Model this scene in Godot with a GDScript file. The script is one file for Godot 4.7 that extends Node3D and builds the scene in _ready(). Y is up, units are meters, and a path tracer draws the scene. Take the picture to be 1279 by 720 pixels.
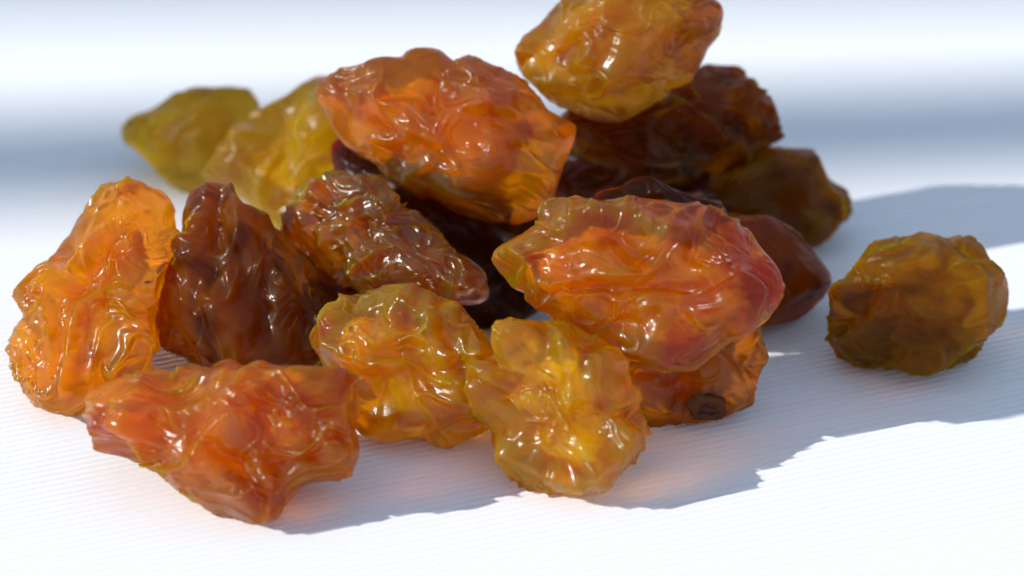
extends Node3D
# A small heap of golden raisins on ribbed white card, in low sunlight from the left.
# Lengths in the tables are millimetres; MM turns them into scene metres.
const MM := 0.001

var lobe_noise := FastNoiseLite.new()
var fold_noise := FastNoiseLite.new()
var crease_noise := FastNoiseLite.new()
var fine_noise := FastNoiseLite.new()
var mask_noise := FastNoiseLite.new()
var cell_noise := FastNoiseLite.new()
var grain_map: NoiseTexture2D


func _ready() -> void:
	set_camera()
	set_light()
	set_noise()
	build_paper()
	build_window_bars()
	for d in raisin_table():
		build_raisin(d)


func set_camera() -> void:
	var cam := Camera3D.new()
	cam.name = "camera"
	cam.keep_aspect = Camera3D.KEEP_HEIGHT
	cam.position = Vector3(0.0, 0.5, 0.8660254) * 220.0 * MM
	cam.rotation_degrees = Vector3(-30.0, 0.0, 0.0)
	cam.near = 0.02
	cam.far = 20.0
	cam.projection = Camera3D.PROJECTION_FRUSTUM
	cam.size = 2.0 * 0.02 * 360.0 / 3740.0
	var lens := CameraAttributesPhysical.new()
	lens.frustum_focal_length = 50.0
	lens.frustum_focus_distance = 0.201
	lens.exposure_aperture = 13.0
	lens.frustum_near = 0.02
	lens.frustum_far = 20.0
	cam.attributes = lens
	add_child(cam)
	cam.projection = Camera3D.PROJECTION_FRUSTUM
	cam.size = 2.0 * 0.02 * 360.0 / 3740.0
	cam.current = true


func set_light() -> void:
	var env := Environment.new()
	env.background_mode = Environment.BG_SKY
	var sky := Sky.new()
	var m := ProceduralSkyMaterial.new()
	m.sky_top_color = Color(0.60, 0.69, 0.80)
	m.sky_horizon_color = Color(0.82, 0.86, 0.94)
	m.sky_curve = 0.25
	m.ground_energy_multiplier = 1.08
	m.ground_bottom_color = Color(0.5, 0.5, 0.52)
	m.ground_horizon_color = Color(0.72, 0.74, 0.78)
	m.sky_energy_multiplier = 1.08
	sky.sky_material = m
	env.sky = sky
	env.tonemap_mode = Environment.TONE_MAPPER_LINEAR
	env.tonemap_exposure = 0.95
	env.sdfgi_enabled = true
	env.ssao_enabled = true
	env.ssil_enabled = true
	var we := WorldEnvironment.new()
	we.name = "environment"
	we.environment = env
	add_child(we)
	var sun := DirectionalLight3D.new()
	sun.name = "sun"
	sun.light_color = Color(1.0, 0.98, 0.95)
	sun.light_energy = 1.6
	sun.light_angular_distance = 0.5
	sun.shadow_enabled = true
	add_child(sun)
	sun.look_at_from_position(sun_side(), Vector3.ZERO)


func sun_side() -> Vector3:
	# where the sun stands: left of the camera, a little in front, about 32 degrees up
	var e := deg_to_rad(31.5)
	var a := deg_to_rad(-15.0)
	return Vector3(-cos(a) * cos(e), sin(e), -sin(a) * cos(e))


func set_noise() -> void:
	var all := [lobe_noise, fold_noise, crease_noise, fine_noise, mask_noise]
	for k in all.size():
		var n: FastNoiseLite = all[k]
		n.seed = 4100 + k * 17
		n.noise_type = FastNoiseLite.TYPE_SIMPLEX_SMOOTH
		n.frequency = 1.0
		n.fractal_type = FastNoiseLite.FRACTAL_NONE
	lobe_noise.fractal_type = FastNoiseLite.FRACTAL_FBM
	lobe_noise.fractal_octaves = 2
	fine_noise.fractal_type = FastNoiseLite.FRACTAL_FBM
	fine_noise.fractal_octaves = 2
	cell_noise.seed = 515
	cell_noise.noise_type = FastNoiseLite.TYPE_CELLULAR
	cell_noise.cellular_distance_function = FastNoiseLite.DISTANCE_EUCLIDEAN
	cell_noise.cellular_return_type = FastNoiseLite.RETURN_DISTANCE2_SUB
	cell_noise.cellular_jitter = 1.0
	cell_noise.frequency = 1.0
	cell_noise.fractal_type = FastNoiseLite.FRACTAL_NONE
	var g := FastNoiseLite.new()
	g.seed = 9
	g.noise_type = FastNoiseLite.TYPE_SIMPLEX_SMOOTH
	g.frequency = 0.035
	g.fractal_octaves = 3
	grain_map = NoiseTexture2D.new()
	grain_map.width = 512
	grain_map.height = 512
	grain_map.seamless = true
	grain_map.as_normal_map = true
	grain_map.bump_strength = 3.0
	grain_map.noise = g


func build_paper() -> void:
	# the card, ribbed all over: every rib is a low rounded ridge, in the mesh itself near the heap
	var st := SurfaceTool.new()
	st.begin(Mesh.PRIMITIVE_TRIANGLES)
	var pitch := 0.62
	var half := 190
	var reach := 200.0
	var across := [0.0, 0.48, 0.60, 0.74, 0.88]
	var down := [0.0, 0.0, -0.28, -0.40, -0.28]
	var tilt := [0.15, -0.15, -2.2, 0.0, 2.2]
	var uneven := FastNoiseLite.new()
	uneven.seed = 77
	uneven.frequency = 0.9
	var rows := half * 2 * across.size()
	for i in rows + 1:
		var c := i % across.size()
		var v := (float(i / across.size()) + float(across[c]) - half) * pitch
		var deep := 0.8 + 0.5 * uneven.get_noise_1d(v)
		for s in [-1.0, 1.0]:
			st.set_normal(Vector3(0, 1, -float(tilt[c]) * deep).normalized())
			st.add_vertex(Vector3(s * reach, float(down[c]) * deep, v) * MM)
	for i in rows:
		var a := i * 2
		st.add_index(a)
		st.add_index(a + 1)
		st.add_index(a + 3)
		st.add_index(a)
		st.add_index(a + 3)
		st.add_index(a + 2)
	var m := StandardMaterial3D.new()
	m.albedo_color = Color(0.86, 0.865, 0.875).linear_to_srgb()
	m.roughness = 0.8
	m.normal_enabled = true
	m.normal_texture = grain_map
	m.normal_scale = 0.25
	m.uv1_triplanar = true
	m.uv1_scale = Vector3.ONE / (9.0 * MM)
	var card := MeshInstance3D.new()
	card.name = "paper_ground"
	card.mesh = st.commit()
	card.material_override = m
	card.rotation_degrees.y = 20.0
	card.set_meta("kind", "structure")
	card.set_meta("label", "white card with fine parallel ribs under all the raisins")
	add_child(card, true)


func build_window_bars() -> void:
	# the glazing bar of the window the sun comes through, more than a metre up and to the left:
	# its soft shadow is the pale blue band across the back of the card
	var bar := MeshInstance3D.new()
	bar.name = "window_bar"
	var box := BoxMesh.new()
	box.size = Vector3(2400.0, 16.0, 11.5) * MM
	bar.mesh = box
	var m := StandardMaterial3D.new()
	m.albedo_color = Color(0.8, 0.8, 0.78)
	m.roughness = 0.5
	bar.material_override = m
	bar.rotation.y = 0.077
	bar.position = Vector3(0.0, 0.0, -23.5) * MM + sun_side() * 1.6
	bar.set_meta("kind", "structure")
	add_child(bar, true)
	# the head rail of the window, farther off and wider: the sun fades behind it at the far edge of the card
	var rail := MeshInstance3D.new()
	rail.name = "window_rail"
	var wide := BoxMesh.new()
	wide.size = Vector3(6500.0, 60.0, 240.0) * MM
	rail.mesh = wide
	rail.material_override = m
	rail.rotation.y = 0.03
	rail.position = Vector3(0.0, 0.0, -184.0) * MM + sun_side() * 3.0
	rail.set_meta("kind", "structure")
	add_child(rail, true)


func smooth_abs(x: float, soft: float) -> float:
	return sqrt(x * x + soft * soft) - soft


func ring_radius(r: PackedFloat32Array, angle: float) -> float:
	var n := r.size()
	var t := fposmod(angle / TAU * n, float(n))
	var i := int(t)
	var f := t - i
	var a := r[(i + n - 1) % n]
	var b := r[i % n]
	var c := r[(i + 1) % n]
	var d := r[(i + 2) % n]
	return b + 0.5 * f * (c - a + f * (2.0 * a - 5.0 * b + 4.0 * c - d + f * (3.0 * (b - c) + d - a)))


func raisin_mesh(d: Dictionary) -> ArrayMesh:
	# a closed wrinkled body: the outline in its own plane, swollen to both sides, then folded
	var ring := PackedFloat32Array(d.ring)
	var w: Dictionary = d.skin
	var nu: int = int(d.detail * 1.0)
	var nv: int = int(d.detail * 1.15)
	var off := Vector3(d.seed * 13.7, d.seed * 7.1, d.seed * 3.3)
	var lobes: float = w.lobes
	var folds: float = w.folds
	var fold_f: float = w.fold_f
	var creases: float = w.creases
	var crease_f: float = w.crease_f
	var fine: float = w.fine
	var facets: float = w.facets
	var facet_f: float = w.facet_f
	var fine_f: float = w.fine_f
	var strokes: Array = d.get("strokes", [])
	var spots: Array = d.spots
	var tone_a: Color = d.tones[0]
	var tone_b: Color = d.tones[1]
	var tone_c: Color = d.tones[2]
	var pos := PackedVector3Array()
	var col := PackedColorArray()
	pos.resize((nu + 1) * nv)
	col.resize((nu + 1) * nv)
	# flats: places where the drying skin has sunk to a plane, meeting in angular ridges
	var rng := RandomNumberGenerator.new()
	rng.seed = 900 + int(d.seed) * 31
	var flat_n := PackedVector3Array()
	var flat_o := PackedFloat32Array()
	var flat_p := PackedVector3Array()
	for f in int(w.flats):
		var fd := Vector3(rng.randf_range(-1, 1), rng.randf_range(-1, 1), rng.randf_range(-1, 1))
		if fd.length() < 0.2:
			fd = Vector3(0.3, 0.4, 0.8)
		fd = fd.normalized()
		var fr0 := ring_radius(ring, atan2(fd.y, fd.x))
		var ft: float = d.thick[0] if fd.z > 0.0 else d.thick[1]
		var fp := Vector3(fd.x * fr0, fd.y * fr0, signf(fd.z) * pow(absf(fd.z), 0.85) * ft)
		var fn := Vector3(fd.x / fr0, fd.y / fr0, fd.z / ft).normalized()
		fn = (fn + 0.28 * Vector3(rng.randf_range(-1, 1), rng.randf_range(-1, 1), rng.randf_range(-1, 1))).normalized()
		flat_n.append(fn)
		flat_p.append(fp)
		flat_o.append(fp.dot(fn) - rng.randf_range(0.25, 1.0) * float(w.sink))
	rng.seed = 5000 + int(d.seed) * 77
	var dent_p := PackedVector3Array()
	var dent_n := PackedVector3Array()
	var dent_r := PackedFloat32Array()
	for f in int(w.dents):
		var dd := Vector3(rng.randf_range(-0.75, 0.75), rng.randf_range(-0.75, 0.75), 0.9 if f % 3 != 2 else -0.9).normalized()
		var dr := ring_radius(ring, atan2(dd.y, dd.x))
		var dt: float = d.thick[0] if dd.z > 0.0 else d.thick[1]
		dent_p.append(Vector3(dd.x * dr, dd.y * dr, signf(dd.z) * pow(absf(dd.z), 0.85) * dt))
		dent_n.append(Vector3(dd.x / dr, dd.y / dr, dd.z / dt).normalized())
		dent_r.append(rng.randf_range(1.3, 2.6))
	var k := 0
	for i in nu + 1:
		var u := PI * i / nu
		var su := sin(u)
		var cu := cos(u)
		for j in nv:
			var v := TAU * j / nv
			var dx := cu
			var dy := su * cos(v)
			var dz := su * sin(v)
			var r := ring_radius(ring, atan2(dy, dx))
			var thick: float = d.thick[0] if dz > 0.0 else d.thick[1]
			var p := Vector3(dx * r, dy * r, signf(dz) * pow(absf(dz), 0.85) * thick)
			var out := Vector3(dx / r, dy / r, dz / thick).normalized()
			var q := p + off
			var warp := Vector3(mask_noise.get_noise_3dv(q * 0.22), mask_noise.get_noise_3dv(q * 0.22 + Vector3(31, 0, 0)), mask_noise.get_noise_3dv(q * 0.22 + Vector3(0, 57, 0)))
			var s := Vector3(q.x * float(w.stretch), q.y, q.z) + warp * 0.9
			var m1 := smoothstep(-0.35, 0.45, mask_noise.get_noise_3dv(q * 0.14 + Vector3(5, 9, 2)))
			var m2 := smoothstep(-0.3, 0.4, mask_noise.get_noise_3dv(q * 0.17 + Vector3(55, 3, 71)))
			var h := lobes * lobe_noise.get_noise_3dv(q * 0.16)
			# rounded folds with sharp valleys between them
			var fr := smooth_abs(fold_noise.get_noise_3dv(s * fold_f), 0.025)
			h += folds * (minf(fr, 0.5) * 2.6 - 0.6) * (0.35 + 0.75 * m1)
			# long thin papery ridges where the skin has buckled, and finer ones between
			var r1 := crease_noise.get_noise_3dv(s * crease_f)
			var r2 := crease_noise.get_noise_3dv(s * crease_f * 1.9 + warp * 0.5 + Vector3(3, 8, 40))
			var detail := creases * 1.3 * (exp(-r1 * r1 / 0.014) - 0.22) * (0.25 + 0.9 * m2)
			detail += creases * 0.7 * (exp(-r2 * r2 / 0.022) - 0.25) * (0.2 + m1)
			var c1 := cell_noise.get_noise_3dv(s * facet_f + warp * 0.25) + 1.0
			detail += facets * (exp(-c1 * c1 / 0.012) * 0.5 + 0.45 - minf(c1, 0.6) * 1.1) * (0.4 + 0.7 * m2)
			detail += fine * fine_noise.get_noise_3dv(s * fine_f) * (0.25 + m2)
			p *= 1.01
			var tip := 0.4 + 0.6 * smoothstep(0.0, 0.55, su)
			h *= tip
			detail *= tip
			for st in strokes:
				h += stroke_height(st, p, dz)
			var e := p + out * h
			for f in flat_o.size():
				var over := e.dot(flat_n[f]) - flat_o[f]
				if over > 0.0:
					e -= flat_n[f] * over * 0.9 * smoothstep(4.2, 2.2, e.distance_to(flat_p[f]))
			# hollows where a side has fallen in
			for f in dent_p.size():
				var near := e.distance_squared_to(dent_p[f]) / (dent_r[f] * dent_r[f])
				if near < 4.0:
					e -= dent_n[f] * float(w.hollow) * exp(-near * 1.3)
			pos[k] = (e + out * detail) * MM
			var t := clampf(0.5 + 0.9 * lobe_noise.get_noise_3dv(q * 0.11 + Vector3(80, 0, 0)) + 0.25 * fine_noise.get_noise_3dv(q * 0.5), 0.0, 1.0)
			var c := tone_a.lerp(tone_b, t)
			c = c.lerp(tone_c, clampf(1.6 * mask_noise.get_noise_3dv(q * 0.3 + Vector3(0, 0, 44)) + 0.5 * fine_noise.get_noise_3dv(s * 0.9) - 0.3, 0.0, 0.8))
			for sp in spots:
				var far: float = Vector2(p.x, p.y).distance_to(sp.spot) + 0.35 * fine_noise.get_noise_3dv(q * 1.5) * float(sp.radius)
				if dz > 0.0 and far < sp.radius:
					c = c.lerp(sp.tint, smoothstep(1.0, 0.55, far / float(sp.radius)))
			col[k] = c
			k += 1
	var idx := PackedInt32Array()
	var nor := PackedVector3Array()
	nor.resize(pos.size())
	idx.resize(nu * nv * 6)
	var n := 0
	for i in nu:
		for j in nv:
			var a := i * nv + j
			var b := i * nv + (j + 1) % nv
			var c2 := a + nv
			var e := b + nv
			idx[n] = a
			idx[n + 1] = b
			idx[n + 2] = c2
			idx[n + 3] = b
			idx[n + 4] = e
			idx[n + 5] = c2
			n += 6
	for i in nu + 1:
		for j in nv:
			var a := i * nv + j
			if i == 0 or i == nu:
				nor[a] = Vector3(1 if i == 0 else -1, 0, 0)
				continue
			var du := pos[a + nv] - pos[a - nv]
			var dv := pos[i * nv + (j + 1) % nv] - pos[i * nv + (j + nv - 1) % nv]
			nor[a] = du.cross(dv).normalized()
	var arr := []
	arr.resize(Mesh.ARRAY_MAX)
	arr[Mesh.ARRAY_VERTEX] = pos
	arr[Mesh.ARRAY_NORMAL] = nor
	arr[Mesh.ARRAY_COLOR] = col
	arr[Mesh.ARRAY_INDEX] = idx
	var mesh := ArrayMesh.new()
	mesh.add_surface_from_arrays(Mesh.PRIMITIVE_TRIANGLES, arr)
	return mesh


func stroke_height(st: Dictionary, p: Vector3, dz: float) -> float:
	# one drawn fold: a rounded ridge (height > 0) or a groove along a line on the upper side
	if dz < -0.15:
		return 0.0
	var pts: PackedVector2Array = st.line
	var best := 1e9
	var at := Vector2(p.x, p.y)
	for i in pts.size() - 1:
		var c := Geometry2D.get_closest_point_to_segment(at, pts[i], pts[i + 1])
		best = minf(best, c.distance_squared_to(at))
	var w: float = st.width
	if best > 9.0 * w * w:
		return 0.0
	return st.height * exp(-best / (w * w)) * smoothstep(-0.15, 0.2, dz)


func raisin_material(d: Dictionary) -> StandardMaterial3D:
	var m := StandardMaterial3D.new()
	var f: Dictionary = d.flesh
	m.vertex_color_use_as_albedo = true
	m.roughness = f.rough
	m.metallic_specular = f.shine
	m.subsurf_scatter_enabled = true
	m.subsurf_scatter_strength = f.scatter
	if f.clear > 0.0:
		m.refraction_enabled = true
		m.refraction_scale = f.bend
		m.albedo_color = Color(1, 1, 1, 1.0 - f.clear)
	m.normal_enabled = true
	m.normal_texture = grain_map
	m.normal_scale = f.grain
	m.uv1_triplanar = true
	m.uv1_scale = Vector3.ONE / (7.0 * MM)
	m.clearcoat_enabled = f.coat > 0.0
	m.clearcoat = f.coat
	m.clearcoat_roughness = 0.17
	return m


func build_raisin(d: Dictionary) -> void:
	var o := MeshInstance3D.new()
	o.name = "raisin"
	o.mesh = raisin_mesh(d)
	o.material_override = raisin_material(d)
	o.position = d.at * MM
	o.rotation_degrees = d.turn
	o.set_meta("label", d.label)
	o.set_meta("category", "raisin")
	o.set_meta("group", "raisins heaped on the card")
	add_child(o, true)
	if d.pulp.size > 0.0:
		build_pulp(o, d)
	for sc in d.scars:
		build_scar(o, sc, d.at.length())


func build_pulp(o: MeshInstance3D, d: Dictionary) -> void:
	# the denser, cloudy flesh that shows through the clear skin
	var inner := {}
	inner.merge(d)
	var ring: Array = []
	for r in d.ring:
		ring.append(maxf(float(r) - 1.0, float(r) * 0.45) * float(d.pulp.size))
	inner.ring = ring
	inner.thick = [maxf(d.thick[0] - 1.7, 0.7) * float(d.pulp.size), maxf(d.thick[1] - 1.7, 0.7) * float(d.pulp.size)]
	inner.detail = int(d.detail * 0.4)
	inner.strokes = []
	inner.spots = []
	inner.tones = [d.pulp.tint, d.pulp.tint.lerp(d.tones[1], 0.3), d.pulp.tint * 0.5]
	inner.skin = {"lobes": d.skin.lobes, "flats": 0, "sink": 0.0, "dents": d.skin.dents, "hollow": d.skin.hollow * 1.15, "folds": 0.5, "fold_f": 0.2, "creases": 0.25, "crease_f": 0.3, "fine": 0.15, "fine_f": 0.8, "stretch": 0.4, "facets": 0.0, "facet_f": 0.3}
	var m := StandardMaterial3D.new()
	m.vertex_color_use_as_albedo = true
	m.roughness = 0.7
	m.metallic_specular = 0.1
	m.subsurf_scatter_enabled = true
	m.subsurf_scatter_strength = 0.6
	var pulp := MeshInstance3D.new()
	pulp.name = "pulp"
	pulp.mesh = raisin_mesh(inner)
	pulp.material_override = m
	o.add_child(pulp, true)


func build_scar(o: MeshInstance3D, sc: Dictionary, salt: float) -> void:
	# the dry corky dimple where the stalk was, seated on the skin it grew from
	var arr := o.mesh.surface_get_arrays(0)
	var pts: PackedVector3Array = arr[Mesh.ARRAY_VERTEX]
	var nors: PackedVector3Array = arr[Mesh.ARRAY_NORMAL]
	var want: Vector2 = sc.spot * MM
	var best := 1e9
	var seat := Vector3.ZERO
	var up := Vector3.ZERO
	for i in pts.size():
		if pts[i].z > 0.0:
			var far := Vector2(pts[i].x, pts[i].y).distance_squared_to(want)
			if far < best:
				best = far
				seat = pts[i]
			if far < 0.5 * MM * MM:
				up += nors[i]
	up = up.normalized()
	var side := up.cross(Vector3(0.2, 1.0, 0.1)).normalized()
	var fwd := side.cross(up)
	var st := SurfaceTool.new()
	st.begin(Mesh.PRIMITIVE_TRIANGLES)
	st.set_smooth_group(0)
	var rings := 10
	var around := 40
	for i in rings + 1:
		var f := float(i) / rings
		for j in around:
			var a := TAU * j / around
			var edge := 1.0 + 0.22 * fold_noise.get_noise_3d(cos(a) * 1.3 + salt, sin(a) * 1.3, 0.5)
			var r: float = sc.radius * f * edge
			var y := 0.14 * smoothstep(1.0, 0.7, f) - 0.3 * smoothstep(0.7, 0.2, f) - 0.35 * smoothstep(0.9, 1.0, f)
			y += 0.16 * fine_noise.get_noise_3d(cos(a) * r * 2.2, sin(a) * r * 2.2, salt)
			st.add_vertex(seat + (side * cos(a) * r + fwd * sin(a) * r * 0.72 + up * y) * MM)
	for i in rings:
		for j in around:
			var a := i * around + j
			var b := i * around + (j + 1) % around
			for k in [a, b, a + around, b, b + around, a + around]:
				st.add_index(k)
	st.generate_normals()
	var m := StandardMaterial3D.new()
	m.albedo_color = Color(0.10, 0.034, 0.012).linear_to_srgb()
	m.roughness = 0.7
	m.metallic_specular = 0.25
	var scar := MeshInstance3D.new()
	scar.name = "stem_scar"
	scar.mesh = st.commit()
	scar.material_override = m
	scar.set_meta("label", "dark corky stem scar on the amber skin")
	o.add_child(scar, true)


func raisin_table() -> Array:
	var list := []
	list.append({
		"label": "long red-orange raisin lying in front at the lower left, pointing down towards the viewer",
		"at": Vector3(-18.39, 4.78, 26.72), "turn": Vector3(-43.49, -18.43, 8.21), "thick": [4.6, 4.6],
		"ring": [8.49, 8.05, 8.29, 8.69, 7.69, 5.86, 5.11, 4.68, 3.88, 3.67, 3.98, 3.96, 3.81, 4.04, 4.52, 5.10, 5.77, 6.75, 8.50, 9.88, 9.86, 9.34, 8.41, 6.62, 5.09, 4.88, 4.80, 4.55, 4.60, 4.77, 4.95, 5.26, 5.72, 6.18, 6.19, 6.07, 5.90, 6.56, 7.98, 8.74],
		"seed": 1, "detail": 275,
		"tones": [Color(0.680, 0.140, 0.001), Color(0.800, 0.250, 0.001), Color(0.460, 0.060, 0.001)],
		"skin": {"lobes": 0.7, "flats": 12, "sink": 0.45, "dents": 9, "hollow": 0.8, "folds": 0.55, "fold_f": 0.19, "creases": 0.3, "crease_f": 0.3, "fine": 0.04, "fine_f": 1.3, "stretch": 0.32, "facets": 0.23, "facet_f": 0.3},
		"flesh": {"rough": 0.31, "scatter": 1, "clear": 0.8, "coat": 0.22, "shine": 0.3, "grain": 0.45, "bend": 0.03},
		"pulp": {"size": 0.76, "tint": Color(0.560, 0.420, 0.080)},
		"strokes": [
			{"height": 0.50, "width": 0.45, "line": PackedVector2Array([Vector2(-6.0, 0.8), Vector2(-1.7, 0.0), Vector2(-0.4, -0.3)])},
			{"height": -0.80, "width": 0.60, "line": PackedVector2Array([Vector2(-4.1, -0.2), Vector2(-1.3, -1.0), Vector2(0.7, -2.4), Vector2(2.6, -3.2), Vector2(3.2, -3.8)])},
			{"height": 0.40, "width": 0.60, "line": PackedVector2Array([Vector2(-7.7, -0.7), Vector2(-3.7, -1.4), Vector2(-0.9, -2.3), Vector2(1.2, -3.9), Vector2(2.8, -5.2)])},
			{"height": 0.40, "width": 0.35, "line": PackedVector2Array([Vector2(0.7, 2.1), Vector2(2.8, 0.9)])},
			{"height": 0.40, "width": 0.35, "line": PackedVector2Array([Vector2(0.9, 0.9), Vector2(2.4, -0.3)])},
			{"height": 0.35, "width": 0.40, "line": PackedVector2Array([Vector2(4.6, 1.1), Vector2(4.6, -0.3), Vector2(4.2, -1.6)])},
			{"height": -0.40, "width": 0.50, "line": PackedVector2Array([Vector2(-2.7, 1.8), Vector2(1.8, 2.5), Vector2(6.7, 3.2)])},
			{"height": 0.30, "width": 0.50, "line": PackedVector2Array([Vector2(2.3, -1.2), Vector2(3.4, -2.3), Vector2(3.7, -3.7)])},
			{"height": -0.40, "width": 0.50, "line": PackedVector2Array([Vector2(6.9, 3.2), Vector2(6.8, 0.5), Vector2(7.1, -2.0)])},
		],
		"spots": [], "scars": [],
	})
	list.append({
		"label": "large bright orange raisin at the left end of the heap, crinkled down its left flank",
		"at": Vector3(-28.57, 5.92, 12.21), "turn": Vector3(-51.72, -26.57, 87.92), "thick": [4.2, 4.2],
		"ring": [8.80, 8.44, 8.08, 7.09, 6.20, 5.64, 5.13, 4.78, 4.82, 5.00, 5.03, 5.23, 5.44, 4.79, 4.43, 5.17, 6.27, 7.21, 7.97, 8.20, 8.04, 8.09, 7.58, 6.73, 6.70, 6.82, 6.43, 6.05, 5.31, 4.75, 4.55, 4.80, 4.94, 4.72, 4.92, 5.58, 6.19, 6.70, 7.55, 8.63],
		"seed": 2, "detail": 227,
		"tones": [Color(0.860, 0.230, 0.001), Color(0.900, 0.320, 0.002), Color(0.600, 0.110, 0.001)],
		"skin": {"lobes": 0.7, "flats": 12, "sink": 0.45, "dents": 9, "hollow": 0.8, "folds": 0.6, "fold_f": 0.19, "creases": 0.28, "crease_f": 0.3, "fine": 0.03, "fine_f": 1.3, "stretch": 0.32, "facets": 0.25, "facet_f": 0.33},
		"flesh": {"rough": 0.31, "scatter": 1, "clear": 0.86, "coat": 0.22, "shine": 0.3, "grain": 0.45, "bend": 0.03},
		"pulp": {"size": 0.68, "tint": Color(0.780, 0.600, 0.120)},
		"strokes": [
			{"height": 0.60, "width": 0.50, "line": PackedVector2Array([Vector2(5.8, -1.3), Vector2(3.3, -3.3), Vector2(0.7, -3.1), Vector2(-1.0, -1.2), Vector2(-3.9, -1.5), Vector2(-6.6, -1.7)])},
			{"height": 0.45, "width": 0.40, "line": PackedVector2Array([Vector2(7.6, -2.1), Vector2(5.5, -3.5)])},
			{"height": -0.60, "width": 0.60, "line": PackedVector2Array([Vector2(4.6, -1.3), Vector2(1.0, -0.7), Vector2(-0.4, -0.7)])},
			{"height": 0.40, "width": 0.40, "line": PackedVector2Array([Vector2(-1.1, 1.7), Vector2(-4.2, -0.0), Vector2(-7.2, -0.1)])},
			{"height": -0.40, "width": 0.40, "line": PackedVector2Array([Vector2(-2.1, 0.3), Vector2(-5.1, -0.9), Vector2(-7.4, -1.1)])},
			{"height": 0.35, "width": 0.40, "line": PackedVector2Array([Vector2(-3.5, -2.0), Vector2(-5.1, -3.0), Vector2(-7.1, -3.0)])},
			{"height": -0.50, "width": 0.60, "line": PackedVector2Array([Vector2(-3.3, -3.4), Vector2(-5.3, -3.5), Vector2(-6.7, -4.5)])},
			{"height": 0.80, "width": 1.60, "line": PackedVector2Array([Vector2(1.9, -3.8), Vector2(-0.6, -4.5), Vector2(-3.0, -5.1)])},
			{"height": 0.30, "width": 0.35, "line": PackedVector2Array([Vector2(-2.0, 4.6), Vector2(-5.2, 1.7), Vector2(-7.5, 1.3)])},
		],
		"spots": [{"spot": Vector2(1.87, -3.85), "radius": 0.16, "tint": Color(0.020, 0.008, 0.004)}], "scars": [],
	})
	list.append({
		"label": "knobbly yellow raisin at the front centre, almost clear, beside the striped shadow",
		"at": Vector3(2.92, 4.71, 24.41), "turn": Vector3(-33.70, -14.04, -25.89), "thick": [4.2, 4.2],
		"ring": [6.29, 6.24, 6.00, 5.65, 5.46, 5.27, 5.09, 5.05, 5.01, 4.83, 4.74, 4.82, 5.04, 5.17, 5.31, 5.43, 5.63, 5.77, 5.78, 5.81, 6.09, 6.51, 6.22, 5.46, 4.95, 4.70, 4.72, 4.98, 5.15, 5.17, 5.23, 5.13, 5.07, 5.09, 5.13, 5.27, 5.40, 5.55, 5.74, 5.96],
		"seed": 3, "detail": 179,
		"tones": [Color(0.920, 0.340, 0.001), Color(0.980, 0.450, 0.002), Color(0.620, 0.160, 0.001)],
		"skin": {"lobes": 1.2, "flats": 5, "sink": 0.45, "dents": 12, "hollow": 1.1, "folds": 0.75, "fold_f": 0.19, "creases": 0.22, "crease_f": 0.3, "fine": 0.04, "fine_f": 1.3, "stretch": 0.32, "facets": 0.24, "facet_f": 0.24},
		"flesh": {"rough": 0.31, "scatter": 1, "clear": 0.84, "coat": 0.22, "shine": 0.3, "grain": 0.45, "bend": 0.03},
		"pulp": {"size": 0.71, "tint": Color(0.850, 0.660, 0.100)},
		"strokes": [
			{"height": 0.60, "width": 0.50, "line": PackedVector2Array([Vector2(-2.0, 3.9), Vector2(-0.1, 2.7), Vector2(1.4, 1.0)])},
			{"height": 0.50, "width": 0.40, "line": PackedVector2Array([Vector2(5.2, 1.8), Vector2(5.3, -0.0), Vector2(4.5, -1.7)])},
			{"height": 0.50, "width": 0.40, "line": PackedVector2Array([Vector2(2.7, -4.0), Vector2(4.0, -3.2), Vector2(5.3, -1.7)])},
			{"height": -1.00, "width": 1.20, "line": PackedVector2Array([Vector2(2.9, 0.8), Vector2(4.2, 0.5)])},
			{"height": -0.90, "width": 1.00, "line": PackedVector2Array([Vector2(2.3, -2.9), Vector2(3.1, -2.6)])},
			{"height": -0.60, "width": 0.60, "line": PackedVector2Array([Vector2(-4.2, -1.9), Vector2(-2.3, 0.6), Vector2(-0.7, 1.8)])},
			{"height": 0.60, "width": 0.70, "line": PackedVector2Array([Vector2(-4.5, 2.2), Vector2(-3.2, 3.2)])},
			{"height": 0.50, "width": 0.50, "line": PackedVector2Array([Vector2(-5.3, -0.8), Vector2(-3.4, -0.8), Vector2(-1.0, -2.4)])},
			{"height": -0.60, "width": 0.70, "line": PackedVector2Array([Vector2(-0.3, 4.4), Vector2(1.4, 2.9), Vector2(3.1, 2.9)])},
			{"height": 0.50, "width": 0.50, "line": PackedVector2Array([Vector2(-0.5, -3.3), Vector2(0.3, -1.9), Vector2(1.3, -2.1)])},
		],
		"spots": [], "scars": [],
	})
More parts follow.
